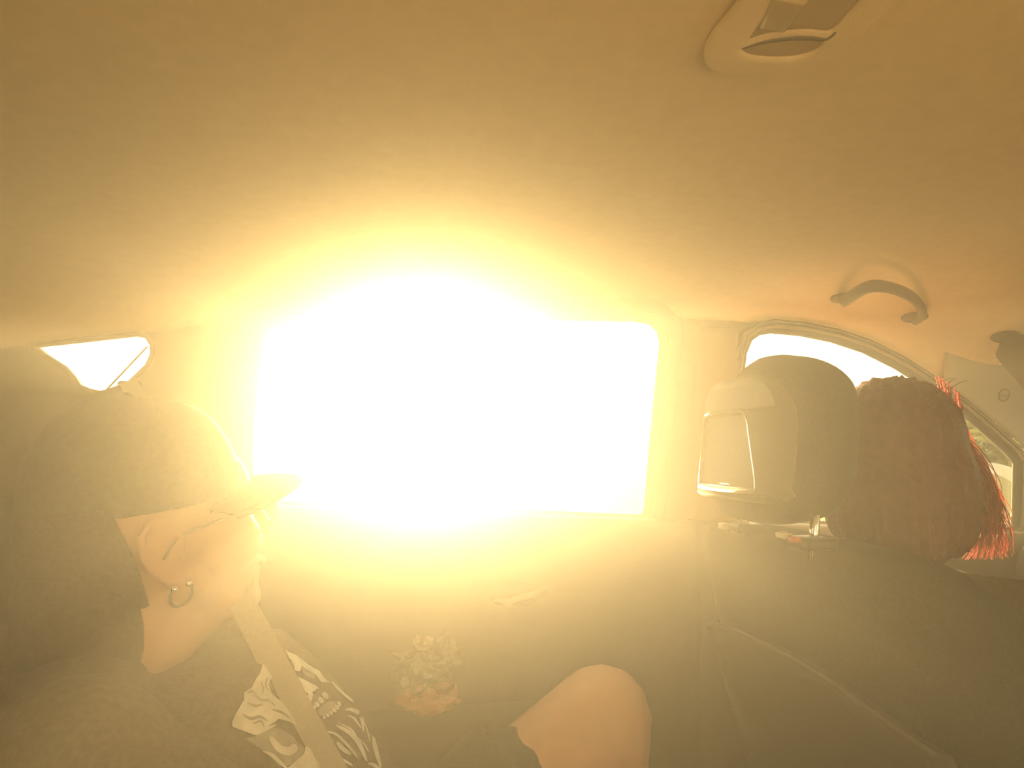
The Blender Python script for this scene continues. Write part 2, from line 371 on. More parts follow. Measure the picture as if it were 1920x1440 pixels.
# rear wall, floor, windscreen, dashboard
bm = bmesh.new(); box(bm, (XB-0.01, MIR/2, 0.45), (0.03, 1.5, 0.9), bev=0.005); from_bm('wall_rear', bm, MAT['pillar'], kind='structure', label='rear bulkhead of the cabin')
bm = bmesh.new()
loft(bm, [[Vector((XB-0.01, y, z)) for y, z in ((-0.27, .9), (1.11, .9), (1.0, 1.17), (0.42, 1.22), (-0.16, 1.17))], [Vector((XB-0.014, y, z)) for y, z in ((-0.27, .9), (1.11, .9), (1.0, 1.17), (0.42, 1.22), (-0.16, 1.17))]])
from_bm('window_7', bm, MAT['glass'], smooth=False, kind='structure', label='rear screen behind the back seat')
bm = bmesh.new(); box(bm, (0.35, MIR/2, -0.015), (2.9, 1.5, 0.03), bev=0.004); from_bm('floor', bm, MAT['carpet'], kind='structure', label='dark carpeted car floor')
bm = bmesh.new(); rings = []
for i in range(13):
    t = i/12; x = X_A+0.02+t*0.66; z = ceil_z(X_A)-0.02-t*0.33; hw = 0.52+0.16*t
    rings.append([Vector((x+0.05*math.cos(k/8*math.pi-math.pi/2), MIR/2-hw+2*hw*k/8, z)) for k in range(9)] + [Vector((x+0.005+0.05*math.cos(k/8*math.pi-math.pi/2), MIR/2-hw+2*hw*k/8, z+0.004)) for k in range(8, -1, -1)])
loft(bm, rings); from_bm('window_8', bm, MAT['windscreen'], kind='structure', label='sloping windscreen')
dsh = thing('dashboard', 'grey dashboard ahead of the driver below the windscreen', 'dashboard', (1.45, MIR/2, 0.5))
bm = bmesh.new(); prof = [(1.20, 0.50), (1.17, 0.66), (1.19, 0.795), (1.24, 0.838), (1.34, 0.853), (1.60, 0.862), (1.80, 0.87), (1.80, 0.50)]
sm = smoothpoly(prof, 5)
loft(bm, [[Vector((p[0]+0.03*math.cos((y-MIR/2)*3)-0.03, y, p[1])) for p in sm] for y in [-0.22+1.27*i/16 for i in range(17)]]); from_bm('dash_pad', bm, MAT['dash'], dsh)
bm = bmesh.new(); rings = []
for i in range(9):
    t = i/8; rings.append(se_ring((1.215+0.06*t, 0.79, 0.845+0.02*math.sin(t*math.pi)), Vector((0, 1, 0)), Vector((0, 0, 1)), 0.15, 0.03, 3, 20))
loft(bm, rings); from_bm('instrument_hood', bm, MAT['dash'], dsh)

# ---------------------------------------------------------------- driver's seat
seat = thing('car_seat', 'charcoal fabric driver seat with headrest, seen from behind', 'seat', (0.75, 0.79, 0.0))
SY = 0.79
rear_x = lambda z: 0.470+(0.885-z)*0.25
bm = bmesh.new(); rings = []
secs = [(0.10, .56, 1.055, .09), (0.25, .545, 1.065, .10), (0.40, .54, 1.07, .10), (0.55, .54, 1.07, .10), (0.66, .54, 1.065, .10), (0.74, .545, 1.062, .095), (0.79, .553, 1.055, .09), (0.83, .570, 1.058, .083), (0.855, .592, 1.052, .074), (0.872, .62, 1.042, .064), (0.882, .655, 1.022, .050), (0.887, .70, .985, .030)]
for z, yi, yo, hd in smoothpoly(secs, 3, False): rings.append(se_ring((rear_x(z)+0.10-(.10-hd)*.25, (yi+yo)/2, z), Vector((0, 1, 0)), Vector((1, 0, 0.0)), (yo-yi)/2, hd, 3.8, 56))
loft(bm, rings); from_bm('backrest', bm, MAT['fabric'], seat)
# rear shell panel with map pocket lip
def seat_rear(u, v, wv):
    k = abs(u-SY)/0.25
    return Vector((rear_x(v)-0.004-wv+0.05*max(0, k-0.55)**2*3, u, v))
pk = [(SY-.20, .30), (SY+.20, .30), (SY+.215, .45), (SY+.215, .66), (SY+.205, .715), (SY+.17, .738), (SY+.08, .752), (SY, .756), (SY-.08, .752), (SY-.17, .738), (SY-.205, .715), (SY-.215, .66), (SY-.215, .45)]
bm = bmesh.new(); rows = []
def pk_top(u): return 0.752-0.035*(abs(u-SY)/0.225)**3.0
for j in range(17):
    t = j/16; row = []
    for i in range(33):
        u = SY-0.225+0.45*i/32; zt = pk_top(u); z = 0.28+(zt-0.28)*t; p = seat_rear(u, z, 0.006+0.010*math.sin(min(1, t*1.2)*math.pi/2)); row.append(p)
    rows.append(row)
rows2 = [[p+Vector((0.014, 0, 0)) for p in r] for r in rows]
loft(bm, [a_+b_[::-1] for a_, b_ in zip(rows, rows2)]); mp = from_bm('map_pocket', bm, MAT['fabric2'], seat)
bm = bmesh.new(); tube(bm, [seat_rear(SY-0.222+0.444*i/40, pk_top(SY-0.222+0.444*i/40)+.001, 0.019) for i in range(41)], 0.0028, 10)
from_bm('pocket_hem', bm, MAT['hcover'], mp)
bm = bmesh.new(); rings = []
for i in range(15):
    t = i/14; x = 0.62+0.50*t; rings.append(se_ring((x, SY, 0.27+0.03*t), Vector((0, 1, 0)), Vector((0, 0, 1)), 0.25-0.02*abs(2*t-1)**4, 0.085-0.03*abs(2*t-1)**4, 3.2, 32))
loft(bm, rings); from_bm('seat_cushion', bm, MAT['fabric'], seat)
bm = bmesh.new(); box(bm, (0.86, SY, 0.10), (0.42, 0.38, 0.18), bev=0.02); from_bm('seat_base', bm, MAT['black'], seat)
# headrest
HX = lambda z: 0.455+0.012*((z-1.02)/0.1)
HYc = 0.815
bm = bmesh.new(); rings = []
hs = [(0.912, .068, .030), (0.918, .082, .048), (0.932, .090, .060), (0.958, .095, .068), (1.00, .097, .071), (1.04, .097, .071), (1.065, .094, .068), (1.085, .090, .062), (1.105, .072, .052), (1.120, .048, .036), (1.129, .018, .014)]
hcx = lambda z, hd: HX(z)+hd+(0.071-hd)*0.55
for z, hw, hd in smoothpoly(hs, 3, False): rings.append(se_ring((hcx(z, hd), HYc, z), Vector((0, 1, 0)), Vector((1, 0, 0.10)), hw, hd, 2.9, 48))
loft(bm, rings); hr = from_bm('headrest', bm, MAT['fabric'], seat)
def hr_map(u, v, wv): return Vector((HX(v)-wv+0.020*(max(0, abs(u-HYc)-0.050)/0.050)**2+0.010*max(0, (v-1.05)/0.05)**2, u, v))
fr = smoothpoly([(HYc-.080, .944), (HYc+.080, .944), (HYc+.096, .965), (HYc+.098, 1.03), (HYc+.092, 1.062), (HYc+.070, 1.085), (HYc+.03, 1.094), (HYc-.04, 1.094), (HYc-.075, 1.082), (HYc-.092, 1.055), (HYc-.096, 1.02), (HYc-.094, .96)], 4)
pn = smoothpoly([(HYc-.060, .948), (HYc+.072, .948), (HYc+.084, .957), (HYc+.086, .99), (HYc+.082, 1.035), (HYc+.066, 1.053), (HYc-.030, 1.053), (HYc-.050, 1.043), (HYc-.060, 1.02), (HYc-.076, .957)], 4)
plate('headrest_shell', fr, [pn], hr_map, 0.022, 0.006, MAT['hcover'], hr, woff=0.005)
plate('headrest_panel', offset(pn, -.004), [], hr_map, 0.018, 0.005, MAT['hcover'], hr, woff=0.001)
for k, (yy, lab) in enumerate(((0.893, None), (0.735, None))):
    bm = bmesh.new(); tube(bm, [(0.505, yy, 0.86), (0.514, yy, 0.945)], 0.0058, 16); from_bm('headrest_post', bm, MAT['chrome'], seat)
    bm = bmesh.new(); box(bm, (0.506, yy, 0.890), (0.040, 0.046, 0.014), bev=0.005); g = from_bm('post_guide', bm, MAT['black'], seat)
    bm = bmesh.new()
    if k == 0: box(bm, (0.482, yy+0.012, 0.891), (0.012, 0.016, 0.009), bev=0.002); from_bm('release_button', bm, MAT['cream'], g, label='cream release button')
    else:
        box(bm, (0.480, yy+0.018, 0.897), (0.010, 0.022, 0.008), bev=0.002); from_bm('release_button', bm, MAT['cream'], g, label='cream release button')
        bm = bmesh.new(); box(bm, (0.481, yy-0.002, 0.895), (0.009, 0.016, 0.007), bev=0.002); from_bm('red_marker', bm, MAT['red'], g, label='red lock marker')

seat.location += Vector((-0.011, -0.02, 0.0))

# ---------------------------------------------------------------- rear bench
bench = thing('rear_bench', 'dark fabric rear bench seat behind the capped passenger', 'seat', (-0.45, MIR/2, 0.0))
bm = bmesh.new(); rings = []
for z, hd in ((0.30, .06), (0.36, .085), (0.5, .09), (0.65, .085), (0.76, .075), (0.81, .06), (0.835, .035)):
    rings.append(se_ring((-0.30-(z-.3)*0.42-0.05, MIR/2, z), Vector((0, 1, 0)), Vector((1, 0, 0.2)), 0.58, hd, 5.0, 60))
loft(bm, rings); from_bm('backrest', bm, MAT['fabric'], bench)
bm = bmesh.new(); rings = []
for i in range(13):
    t = i/12; rings.append(se_ring((-0.36+0.46*t, MIR/2, 0.25+0.04*t), Vector((0, 1, 0)), Vector((0, 0, 1)), 0.62-0.02*abs(2*t-1)**4, 0.10-0.035*abs(2*t-1)**4, 5.0, 60))
loft(bm, rings); from_bm('seat_cushion', bm, MAT['fabric'], bench)
for yy in (0.80, 0.04):
    bm = bmesh.new(); rings = []
    for z, hw, hd in smoothpoly([(0.87, .07, .03), (0.885, .115, .045), (0.94, .125, .055), (1.02, .122, .055), (1.075, .108, .047), (1.105, .08, .032), (1.118, .04, .015)], 3, False):
        rings.append(se_ring((-0.520-(z-.87)*0.12, yy, z), Vector((0, 1, 0)), Vector((1, 0, 0.1)), hw, hd, 2.6, 40))
    loft(bm, rings); h = from_bm('headrest', bm, MAT['fabric'], bench)
    for q in (-.07, .07):
        bm = bmesh.new(); tube(bm, [(-0.52, yy+q, 0.80), (-0.52, yy+q, 0.90)], 0.006, 12); from_bm('headrest_post', bm, MAT['chrome'], h)

# ---------------------------------------------------------------- bodies
def head_bm(bm, X, ears=True):
    """X maps head-local (face +x, up +z, left +y, origin between the ears) to world; adds one head."""
    q = X.to_3x3()
    E = lambda c, r, rot=None: ell(bm, X @ Vector(c), r if isinstance(r, tuple) else (r, r, r), q @ rot if rot else q)
    C = lambda a, b, ra, rb: cap_(bm, X @ Vector(a), X @ Vector(b), ra, rb)
    E((-.012, 0, .045), (.099, .078, .082)); E((-.025, 0, .02), (.085, .074, .075))
    C((.045, 0, .04), (.050, 0, -.06), .060, .046); E((.074, 0, -.098), (.020, .022, .018))
    for s in (-1, 1):
        C((-.002, s*.056, -.035), (.062, s*.020, -.094), .024, .020)
        E((.058, s*.040, -.020), (.034, .028, .034)); E((.083, s*.026, .036), (.014, .024, .011))
        E((.092, s*.012, -.030), (.012, .010, .009))
        if not ears: continue               # hidden under long hair
        ex = lambda dx, dz, dy=0.0: X @ Vector((-.018+dx, s*(.078+dy), dz))
        rim = [(.012, -.010, -.002), (.016, .012, .002), (.008, .030, .006), (-.010, .034, .010), (-.022, .022, .012), (-.022, .0, .011), (-.014, -.018, .008), (-.002, -.028, .003)]
        tube(bm, [ex(a, c, b*1.0) for a, c, b in rim], 0.0055, 8)
        ell(bm, ex(-.004, .004, -.002), (.018, .006, .028), q); ell(bm, ex(.000, -.030, .001), (.009, .006, .010), q)
    C((.090, 0, .024), (.111, 0, -.022), .009, .013)
    E((.089, 0, -.055), (.012, .024, .006)); E((.088, 0, -.066), (.012, .020, .007)); E((.082, 0, -.080), (.012, .02, .008))
def face_parts(X, parent):
    q = X.to_3x3()
    for s in (-1, 1):
        bm = bmesh.new(); ell(bm, X @ Vector((.082, s*.031, .013)), (.012, .012, .012), q); from_bm('eye', bm, MAT['eye'], parent)
    bm = bmesh.new(); ell(bm, X @ Vector((.096, 0, -.060)), (.008, .022, .007), q); from_bm('lips', bm, MAT['lips'], parent)
def hand_bm(bm, wrist, d, nrm, curl=0.6, s=1.0):
    """palm, four unequal curled fingers and a side thumb; d = pointing direction, nrm = out of the palm's back"""
    d = Vector(d).normalized(); nrm = (Vector(nrm)-d*Vector(nrm).dot(d)).normalized(); sd_ = d.cross(nrm)
    wr = Vector(wrist); q = Matrix((d, sd_, nrm)).transposed()
    ell(bm, wr+d*.045*s, (.050*s, .038*s, .016*s), q)
    for i, (o, L) in enumerate(((-.028, .062), (-.010, .072), (.009, .067), (.026, .052))):
        p = wr+d*.082*s+sd_*o*s; a = 0.15; pts = [wr+d*.05*s+sd_*o*.9*s, p]
        for f in (.42, .32, .26):
            a += curl; dd = d*math.cos(a)-nrm*math.sin(a); pts.append(pts[-1]+dd*L*f*s*1.1)
        chain(bm, pts, [.009*s, .0095*s, .0085*s, .0078*s, .007*s], 8)
    t0 = wr+d*.025*s-sd_*.028*s; t1 = t0+(d*.6-sd_*.75-nrm*.25)*.035*s; t2 = t1+(d*.85-sd_*.3-nrm*.4)*.030*s; t3 = t2+(d*.8-nrm*.6)*.024*s
    chain(bm, [t0, t1, t2, t3], [.012*s, .0105*s, .009*s, .0075*s], 8)

# --- passenger: capped, reclining, knee drawn up
pas = thing('person', 'reclining passenger in a dark cap, glasses and black printed t-shirt', 'person', (-0.1, 0.78, 0.30))
HO = Vector((-0.254, 0.765, 0.906))
HM = Matrix.Translation(HO) @ Matrix.Rotation(R_(35), 4, 'Z') @ Matrix.Rotation(R_(-14), 4, 'Y')
NB = Vector((-0.318, 0.762, 0.775))
LH, LK, LA = Vector((-0.03, 0.87, 0.385)), Vector((0.287, 0.90, 0.633)), Vector((0.345, 0.93, 0.16))
RH, RK, RA = Vector((-0.03, 0.70, 0.385)), Vector((0.385, 0.64, 0.44)), Vector((0.40, 0.66, 0.10))
RS, RE, RW = Vector((-0.255, 0.592, 0.752)), Vector((-0.02, 0.535, 0.585)), Vector((0.135, 0.625, 0.548))
LS, LE, LW = Vector((-0.245, 0.925, 0.740)), Vector((-0.10, 0.985, 0.52)), Vector((0.06, 0.86, 0.42))
bm = bmesh.new()
head_bm(bm, HM)
chain(bm, [HM @ Vector((-.025, 0, -.03)), HM @ Vector((-.030, 0, -.085)), NB+Vector((0.0, 0, 0)), NB+Vector((.03, 0.005, -.06))], [.062, .060, .064, .075])
cap_(bm, HM @ Vector((.030, 0, -.080)), NB+Vector((.052, .0, .015)), .036, .044)   # soft throat under the chin
chain(bm, [NB+Vector((.03, 0, -.08)), (-0.16, .78, .56), (-0.04, .785, .40)], [.10, .12, .13])
for h_, k_, a_ in ((LH, LK, LA), (RH, RK, RA)):
    chain(bm, [h_, h_.lerp(k_, .5), h_.lerp(k_, .8), k_], [.092, .086, .074, .069])
    chain(bm, [k_, k_.lerp(a_, .35)+Vector((-.025, 0, 0)), k_.lerp(a_, .75), a_], [.068, .060, .045, .036])
    cap_(bm, a_+Vector((-.02, 0, -.02)), a_+Vector((.12, .0, -.075)), .036, .028)
for s_, e_, w_ in ((RS, RE, RW), (LS, LE, LW)):
    chain(bm, [s_, e_, w_], [.054, .042, .027]); hand_bm(bm, w_, (0.95, 0.05, -0.10), (0.1, 0, 1), 0.25)
me = fuse(bm, 0.0055, 8)
body = link('body', me, MAT['skin'], pas)
face_parts(HM, pas)
# t-shirt
bm = bmesh.new()
axis = [NB+Vector((.045, 0, -.012)), Vector((-.255, .77, .715)), Vector((-.195, .775, .64)), Vector((-.125, .78, .55)), Vector((-.055, .785, .45)), Vector((-.03, .785, .36))]
hw = [.085, .185, .195, .19, .185, .18]; hd = [.078, .135, .150, .146, .140, .13]
rings = []
ax_s = smoothpoly([tuple(a_)+(w_, d_) for a_, w_, d_ in zip(axis, hw, hd)], 4, False)
for i, q in enumerate(ax_s):
    p = Vector(q[:3]); t = (Vector(ax_s[min(i+1, len(ax_s)-1)][:3])-Vector(ax_s[max(i-1, 0)][:3])).normalized(); yv = Vector((0, 1, 0)); n_ = yv.cross(t).normalized()
    rings.append(se_ring(p, yv, n_, q[3], q[4], 2.3, 40))
loft(bm, rings); ell(bm, NB+Vector((-.02, 0, -.015)), (.088, .098, .040)); ell(bm, NB+Vector((-.075, 0, -.005)), (.075, .11, .050))
for s_, e_, y_ in ((RS, RE, -1), (LS, LE, 1)):
    cap_(bm, NB+Vector((.02, y_*.05, -.02)), s_, .058, .066); cap_(bm, s_, s_.lerp(e_, .8), .068, .064)
me = fuse(bm, 0.0055, 6)
displace(me, lambda p: 0.003*noise.noise(p*18)+0.002*noise.noise(Vector((p.x*9, p.y*9, p.z*40)))+0.0015)   # soft folds
shirt = link('t_shirt', me, MAT['shirt'], pas, label='black t-shirt with a pale skull-like print')
bm = bmesh.new(); q = Matrix.Rotation(R_(8), 3, 'Y')
pts = [NB+Vector((.012, 0, .0))+Vector((0.078*math.cos(u*math.pi/18), .080*math.sin(u*math.pi/18), -0.02*math.cos(u*math.pi/18))) for u in range(37)]
tube(bm, pts, 0.007, 8); from_bm('collar', bm, MAT['shirt'], shirt)
# shorts
bm = bmesh.new()
for h_, k_, f in ((LH, LK, .60), (RH, RK, .62)):
    chain(bm, [h_+Vector((-.03, 0, 0)), h_, h_.lerp(k_, f)], [.105, .108, .098]); 
    d_ = (k_-h_).normalized(); tube(bm, [h_.lerp(k_, f*.7), h_.lerp(k_, f+.075)], [.106, .108], 32)
cap_(bm, (-.05, .74, .40), (-.05, .84, .40), .12, .12)
me = fuse(bm, 0.006, 3)
displace(me, lambda p: 0.003*noise.noise(p*25))
link('shorts', me, MAT['shorts'], pas)
# cap: crown + bill + button
bm = bmesh.new(); rings = []
NA, NR = 40, 12
base = [(0.106*math.cos(a), 0.085*math.sin(a), 0.052-0.012*math.cos(a)) for a in [2*math.pi*i/NA for i in range(NA)]]
for k in range(NR+1):
    f = k/NR; row = []
    for i, (x, y, z) in enumerate(base):
        ff = math.sin(f*math.pi/2); sh = math.cos(f*math.pi/2)**0.75 if f < 1 else 0.02
        row.append(HM @ Vector((-.012+x*sh+0.008*ff, y*sh, z-0.012+0.118*ff+0.006*math.cos(2*math.pi*i/NA)*math.sin(f*math.pi))))
    rings.append(row)
loft(bm, rings); capo = from_bm('cap', bm, MAT['cap'], pas, label='dark baseball cap')
bm = bmesh.new(); top, bot = [], []
for j in range(9):
    u = j/8; rt, rb = [], []
    for i in range(21):
        a = -1.15+2.3*i/20; ext = 0.078*u*(math.cos(a*1.25)**0.5 if abs(a*1.25) < 1.55 else 0)
        p = Vector((-.012+0.104*math.cos(a)+ext, 0.084*math.sin(a), 0.040-0.016*abs(math.sin(a))**2-0.05*u*u*0.3))
        rt.append(HM @ p); rb.append(HM @ (p+Vector((0, 0, -.004))))
    top.append(rt); bot.append(rb)
loft(bm, [t_+b_[::-1] for t_, b_ in zip(top, bot)]); from_bm('bill', bm, MAT['cap'], capo)
bm = bmesh.new(); ell(bm, HM @ Vector((-.004, 0, .158)), (.007, .007, .004), HM.to_3x3()); from_bm('cap_button', bm, MAT['cap'], capo)
# short hair below the cap
bm = bmesh.new(); ell(bm, HM @ Vector((-.026, 0, .020)), (.100, .0865, .098), HM.to_3x3(), 5); ell(bm, HM @ Vector((-.082, 0, -.055)), (.058, .076, .088), HM.to_3x3(), 5)
bmesh.ops.bisect_plane(bm, geom=bm.verts[:]+bm.edges[:]+bm.faces[:], plane_co=HM @ Vector((-.046, 0, 0)), plane_no=HM.to_3x3() @ Vector((1, 0, .18)), clear_outer=True)
from_bm('hair', bm, MAT['manhair'], pas)
# glasses
gl = thing('glasses', '', 'x', HM @ Vector((.10, 0, .01))); del gl['label'], gl['category']; gl.parent = pas; gl.matrix_parent_inverse = pas.matrix_world.inverted()
for s in (-1, 1):
    bm = bmesh.new(); lp = [Vector((.108-0.012*abs(math.sin(t)), s*(.034+.027*math.cos(t)), .010+.021*math.sin(t)-.004*(1-math.sin(t)))) for t in [2*math.pi*i/24 for i in range(24)]]
    f = bm.faces.new([bm.verts.new(HM @ p) for p in lp]); bmesh.ops.solidify(bm, geom=[f], thickness=0.002); from_bm('lens', bm, MAT['clear'], gl)
    bm = bmesh.new(); tube(bm, [HM @ p for p in lp]+[HM @ lp[0]], 0.0018, 6, cap=False); from_bm('rim', bm, MAT['cream'], gl)
    bm = bmesh.new(); tube(bm, [HM @ Vector(p) for p in ((.104, s*.062, .014), (.085, s*.074, .014), (.03, s*.079, .014), (-.005, s*.082, .012), (-.022, s*.083, -.006))], 0.0015, 6); from_bm('temple', bm, MAT['pillar'], gl)
# ring earring with two shiny balls in the near lobe
lobe_p = HM @ Vector((-.016, -.087, -.038))
bm = bmesh.new(); er = 0.0105
cc = lobe_p+Vector((0.004, -0.004, -0.004)); ea = (HM.to_3x3() @ Vector((1, 0, 0))).normalized(); ez = Vector((0, 0, 1))
tube(bm, [cc+ea*er*math.cos(t)+ez*er*math.sin(t) for t in [math.pi*(0.72+1.56*i/20) for i in range(21)]], 0.0015, 8); eo = from_bm('ear_ring', bm, MAT['black'], pas, label='horseshoe ring earring')
for t in (0.72, 2.28):
    bm = bmesh.new(); ell(bm, cc+ea*er*math.cos(math.pi*t)+ez*er*math.sin(math.pi*t), .0032); from_bm('ring_ball', bm, MAT['chrome'], eo)

# print on the shirt, laid onto its surface
dg = bpy.context.evaluated_depsgraph_get(); TR = BVHTree.FromObject(shirt, dg)
def onto(px, py, off=0.0016):
    h = TR.ray_cast(CAM, ray(px, py).normalized())
    if h[0] is None: return None
    n_ = h[1] if h[1].dot(CAM-h[0]) > 0 else -h[1]
    return h[0]+n_*off
CP = lambda p: (p[0]/6+420, p[1]/6+1200)
def print_poly(bm, poly, off, smooth=True):
    pts = [CP(p) for p in (smoothpoly(poly, 3) if smooth else poly)]
    b2 = bmesh.new(); f = b2.faces.new([b2.verts.new((x, y, 0)) for x, y in pts]); bmesh.ops.triangulate(b2, faces=[f])
    for _ in range(4):
        es = [e for e in b2.edges if e.calc_length() > 9]
        if not es: break
        bmesh.ops.subdivide_edges(b2, edges=es, cuts=1); bmesh.ops.triangulate(b2, faces=b2.faces[:])
    mp_ = {}
    for v in b2.verts: mp_[v] = onto(v.co.x, v.co.y, off)
    nv = {v: bm.verts.new(p) for v, p in mp_.items() if p is not None}
    for f in b2.faces:
        if all(v in nv for v in f.verts):
            ps = [nv[v].co for v in f.verts]
            if max((a-b).length for a in ps for b in ps) < 0.03: bm.faces.new([nv[v] for v in f.verts])
    b2.free()
def stroke(pts, wd):
    s = smoothpoly(pts, 6, False); L, Rr = [], []
    for i, p in enumerate(s):
        a, b = Vector(s[max(i-1, 0)]), Vector(s[min(i+1, len(s)-1)]); t = (b-a).normalized(); f = math.sin(math.pi*(i+0.4)/(len(s)-0.2))**0.6*wd/2
        L.append((p[0]-t.y*f, p[1]+t.x*f)); Rr.append((p[0]+t.y*f, p[1]-t.x*f))
    return L+Rr[::-1]
def oval(x, y, a, b, rot): return [(x+a*math.cos(t)*math.cos(rot)-b*math.sin(t)*math.sin(rot), y+a*math.cos(t)*math.sin(rot)+b*math.sin(t)*math.cos(rot)) for t in [2*math.pi*i/12 for i in range(12)]]
bm = bmesh.new()
print_poly(bm, [(80, 930), (140, 810), (210, 690), (215, 610), (300, 550), (350, 450), (390, 400), (410, 330), (430, 290), (460, 330), (520, 420), (490, 520), (520, 620), (620, 700), (700, 790), (800, 940), (830, 1000), (720, 930), (600, 900), (520, 960), (430, 1030), (340, 1085), (250, 1050), (80, 985)], .0022, False)
print_poly(bm, [(490, 1110), (540, 1110), (600, 1180), (650, 1210), (720, 1210), (750, 1180), (800, 1200), (800, 1260), (720, 1310), (620, 1290), (540, 1220)], .0024)
print_poly(bm, [(640, 1500), (760, 1400), (880, 1290), (900, 1210), (960, 1240), (1000, 1330), (1080, 1450), (1100, 1560), (700, 1560)], .0022)
print_poly(bm, stroke([(420, 1260), (520, 1300), (640, 1410), (720, 1480)], 40), .0022)
print_poly(bm, stroke([(350, 1080), (440, 1030), (560, 970)], 30), .0026)
print_poly(bm, [(680, 130), (800, 190), (930, 290), (1060, 370), (1120, 450), (1180, 490), (1080, 490), (1010, 400), (900, 340), (860, 300), (840, 370), (780, 360), (830, 300), (790, 250), (720, 230)], .0022, False)
print_poly(bm, [(810, 430), (900, 470), (1000, 520), (1050, 560), (960, 590), (990, 620), (960, 720), (920, 680), (930, 630), (880, 570), (850, 500)], .0022, False)
for x, y, a, b in ((1120, 640, 30, 46), (1070, 690, 30, 40), (1025, 740, 28, 32), (993, 778, 20, 22)): print_poly(bm, oval(x, y, a, b, -0.7), .0024, False)
for x, y, a, b in ((1277, 735, 22, 34), (1250, 772, 22, 32), (1220, 806, 22, 30), (1186, 836, 20, 26), (1148, 862, 20, 22), (1108, 886, 16, 18)): print_poly(bm, oval(x, y, a, b, -0.6), .0024, False)
for p, wd in (([(1190, 480), (1330, 620), (1490, 745)], 30), ([(1340, 800), (1430, 800), (1520, 870), (1555, 1045)], 46), ([(1370, 860), (1450, 900), (1530, 1010)], 24), ([(1110, 1040), (1250, 1080), (1400, 1230), (1490, 1345)], 30), ([(1240, 970), (1400, 1060), (1500, 1180), (1590, 1385)], 56), ([(1260, 940), (1400, 1010), (1470, 1090)], 20), ([(1110, 1120), (1160, 1160), (1225, 1190)], 34), ([(1250, 1160), (1320, 1240), (1410, 1300)], 50), ([(1180, 1290), (1300, 1350), (1430, 1430)], 30), ([(1560, 940), (1600, 1050), (1625, 1165)], 16), ([(1660, 1100), (1690, 1250), (1745, 1450)], 50), ([(1500, 1120), (1560, 1190), (1612, 1275)], 14), ([(1600, 1400), (1680, 1430), (1760, 1500)], 44), ([(1200, 1380), (1280, 1430), (1330, 1500)], 26)):
    print_poly(bm, stroke(p, wd), .0022, False)
from_bm('shirt_print', bm, MAT['print_a'], shirt, label='pale abstract print of teeth and streaks', kind='stuff')
bm = bmesh.new()
print_poly(bm, [(240, 1110), (340, 1090), (500, 990), (620, 1010), (760, 1090), (820, 1160), (890, 1215), (880, 1290), (760, 1400), (640, 1430), (540, 1350), (440, 1260), (330, 1180)], .0012)
print_poly(bm, [(1060, 780), (1180, 700), (1250, 720), (1220, 800), (1120, 860), (1060, 840)], .0012)
print_poly(bm, [(860, 300), (960, 330), (1020, 400), (1000, 440), (900, 400)], .0012)
for p_, w_ in (([(240, 720), (330, 760), (420, 740)], 26), ([(180, 850), (280, 900), (380, 880), (470, 930)], 34), ([(390, 480), (420, 560), (410, 640)], 16), ([(470, 440), (450, 520), (480, 600)], 14), ([(330, 640), (400, 690), (480, 700), (560, 760)], 24), ([(520, 800), (620, 830), (720, 900)], 30), ([(300, 960), (390, 930), (430, 1000)], 20), ([(250, 620), (300, 600), (340, 640)], 20)):
    print_poly(bm, stroke(p_, w_), .0029, False)
from_bm('shirt_print', bm, MAT['print_b'], shirt, label='greyer areas of the print', kind='stuff')

# seat belt: from the rear pillar ring, past the neck, over the chest
blt = thing('seat_belt', 'beige seat belt strap running across the passenger chest', 'seat belt', (-0.4, 1.02, 0.3))
dr = Py(238, 716, 1.035)
def belt_mesh(pts, half, thick=0.0014):
    bm = bmesh.new(); rings = []
    P = [Vector(p) for p in pts]
    for i, p in enumerate(P):
        t = (P[min(i+1, len(P)-1)]-P[max(i-1, 0)]).normalized(); v = (CAM-p).normalized(); s_ = t.cross(v).normalized(); n_ = s_.cross(t).normalized()
        rings.append([p+s_*half+n_*thick, p-s_*half+n_*thick, p-s_*half-n_*thick, p+s_*half-n_*thick])
    loft(bm, rings); return bm
chest = [onto(*p, off=0.007) for p in ((524, 1290), (561, 1360), (606, 1440), (650, 1520), (684, 1600))]
chest = [c for c in chest if c]
first = chest[0] if chest else Vector((-0.1, .78, .72))
up = [dr.lerp(first, i/8) for i in range(8)]
end = Vector((-0.02, 0.55, 0.36))
bp = up+chest+[chest[-1].lerp(end, .5)+Vector((.05, -.03, .03)), end] if chest else up+[first, end]
bs = smoothpoly([tuple(p) for p in bp], 3, False)
from_bm('strap', belt_mesh(bs, 0.0132), MAT['belt'], blt, smooth=False)
bm = bmesh.new(); box(bm, dr+Vector((0.002, 0.006, -0.006)), (0.032, 0.012, 0.016), bev=0.004); from_bm('guide_ring', bm, MAT['pillar'], blt)
bm = bmesh.new(); box(bm, end, (0.05, 0.025, 0.07), Matrix.Rotation(R_(30), 3, 'Y'), bev=0.006); from_bm('buckle', bm, MAT['black'], blt)

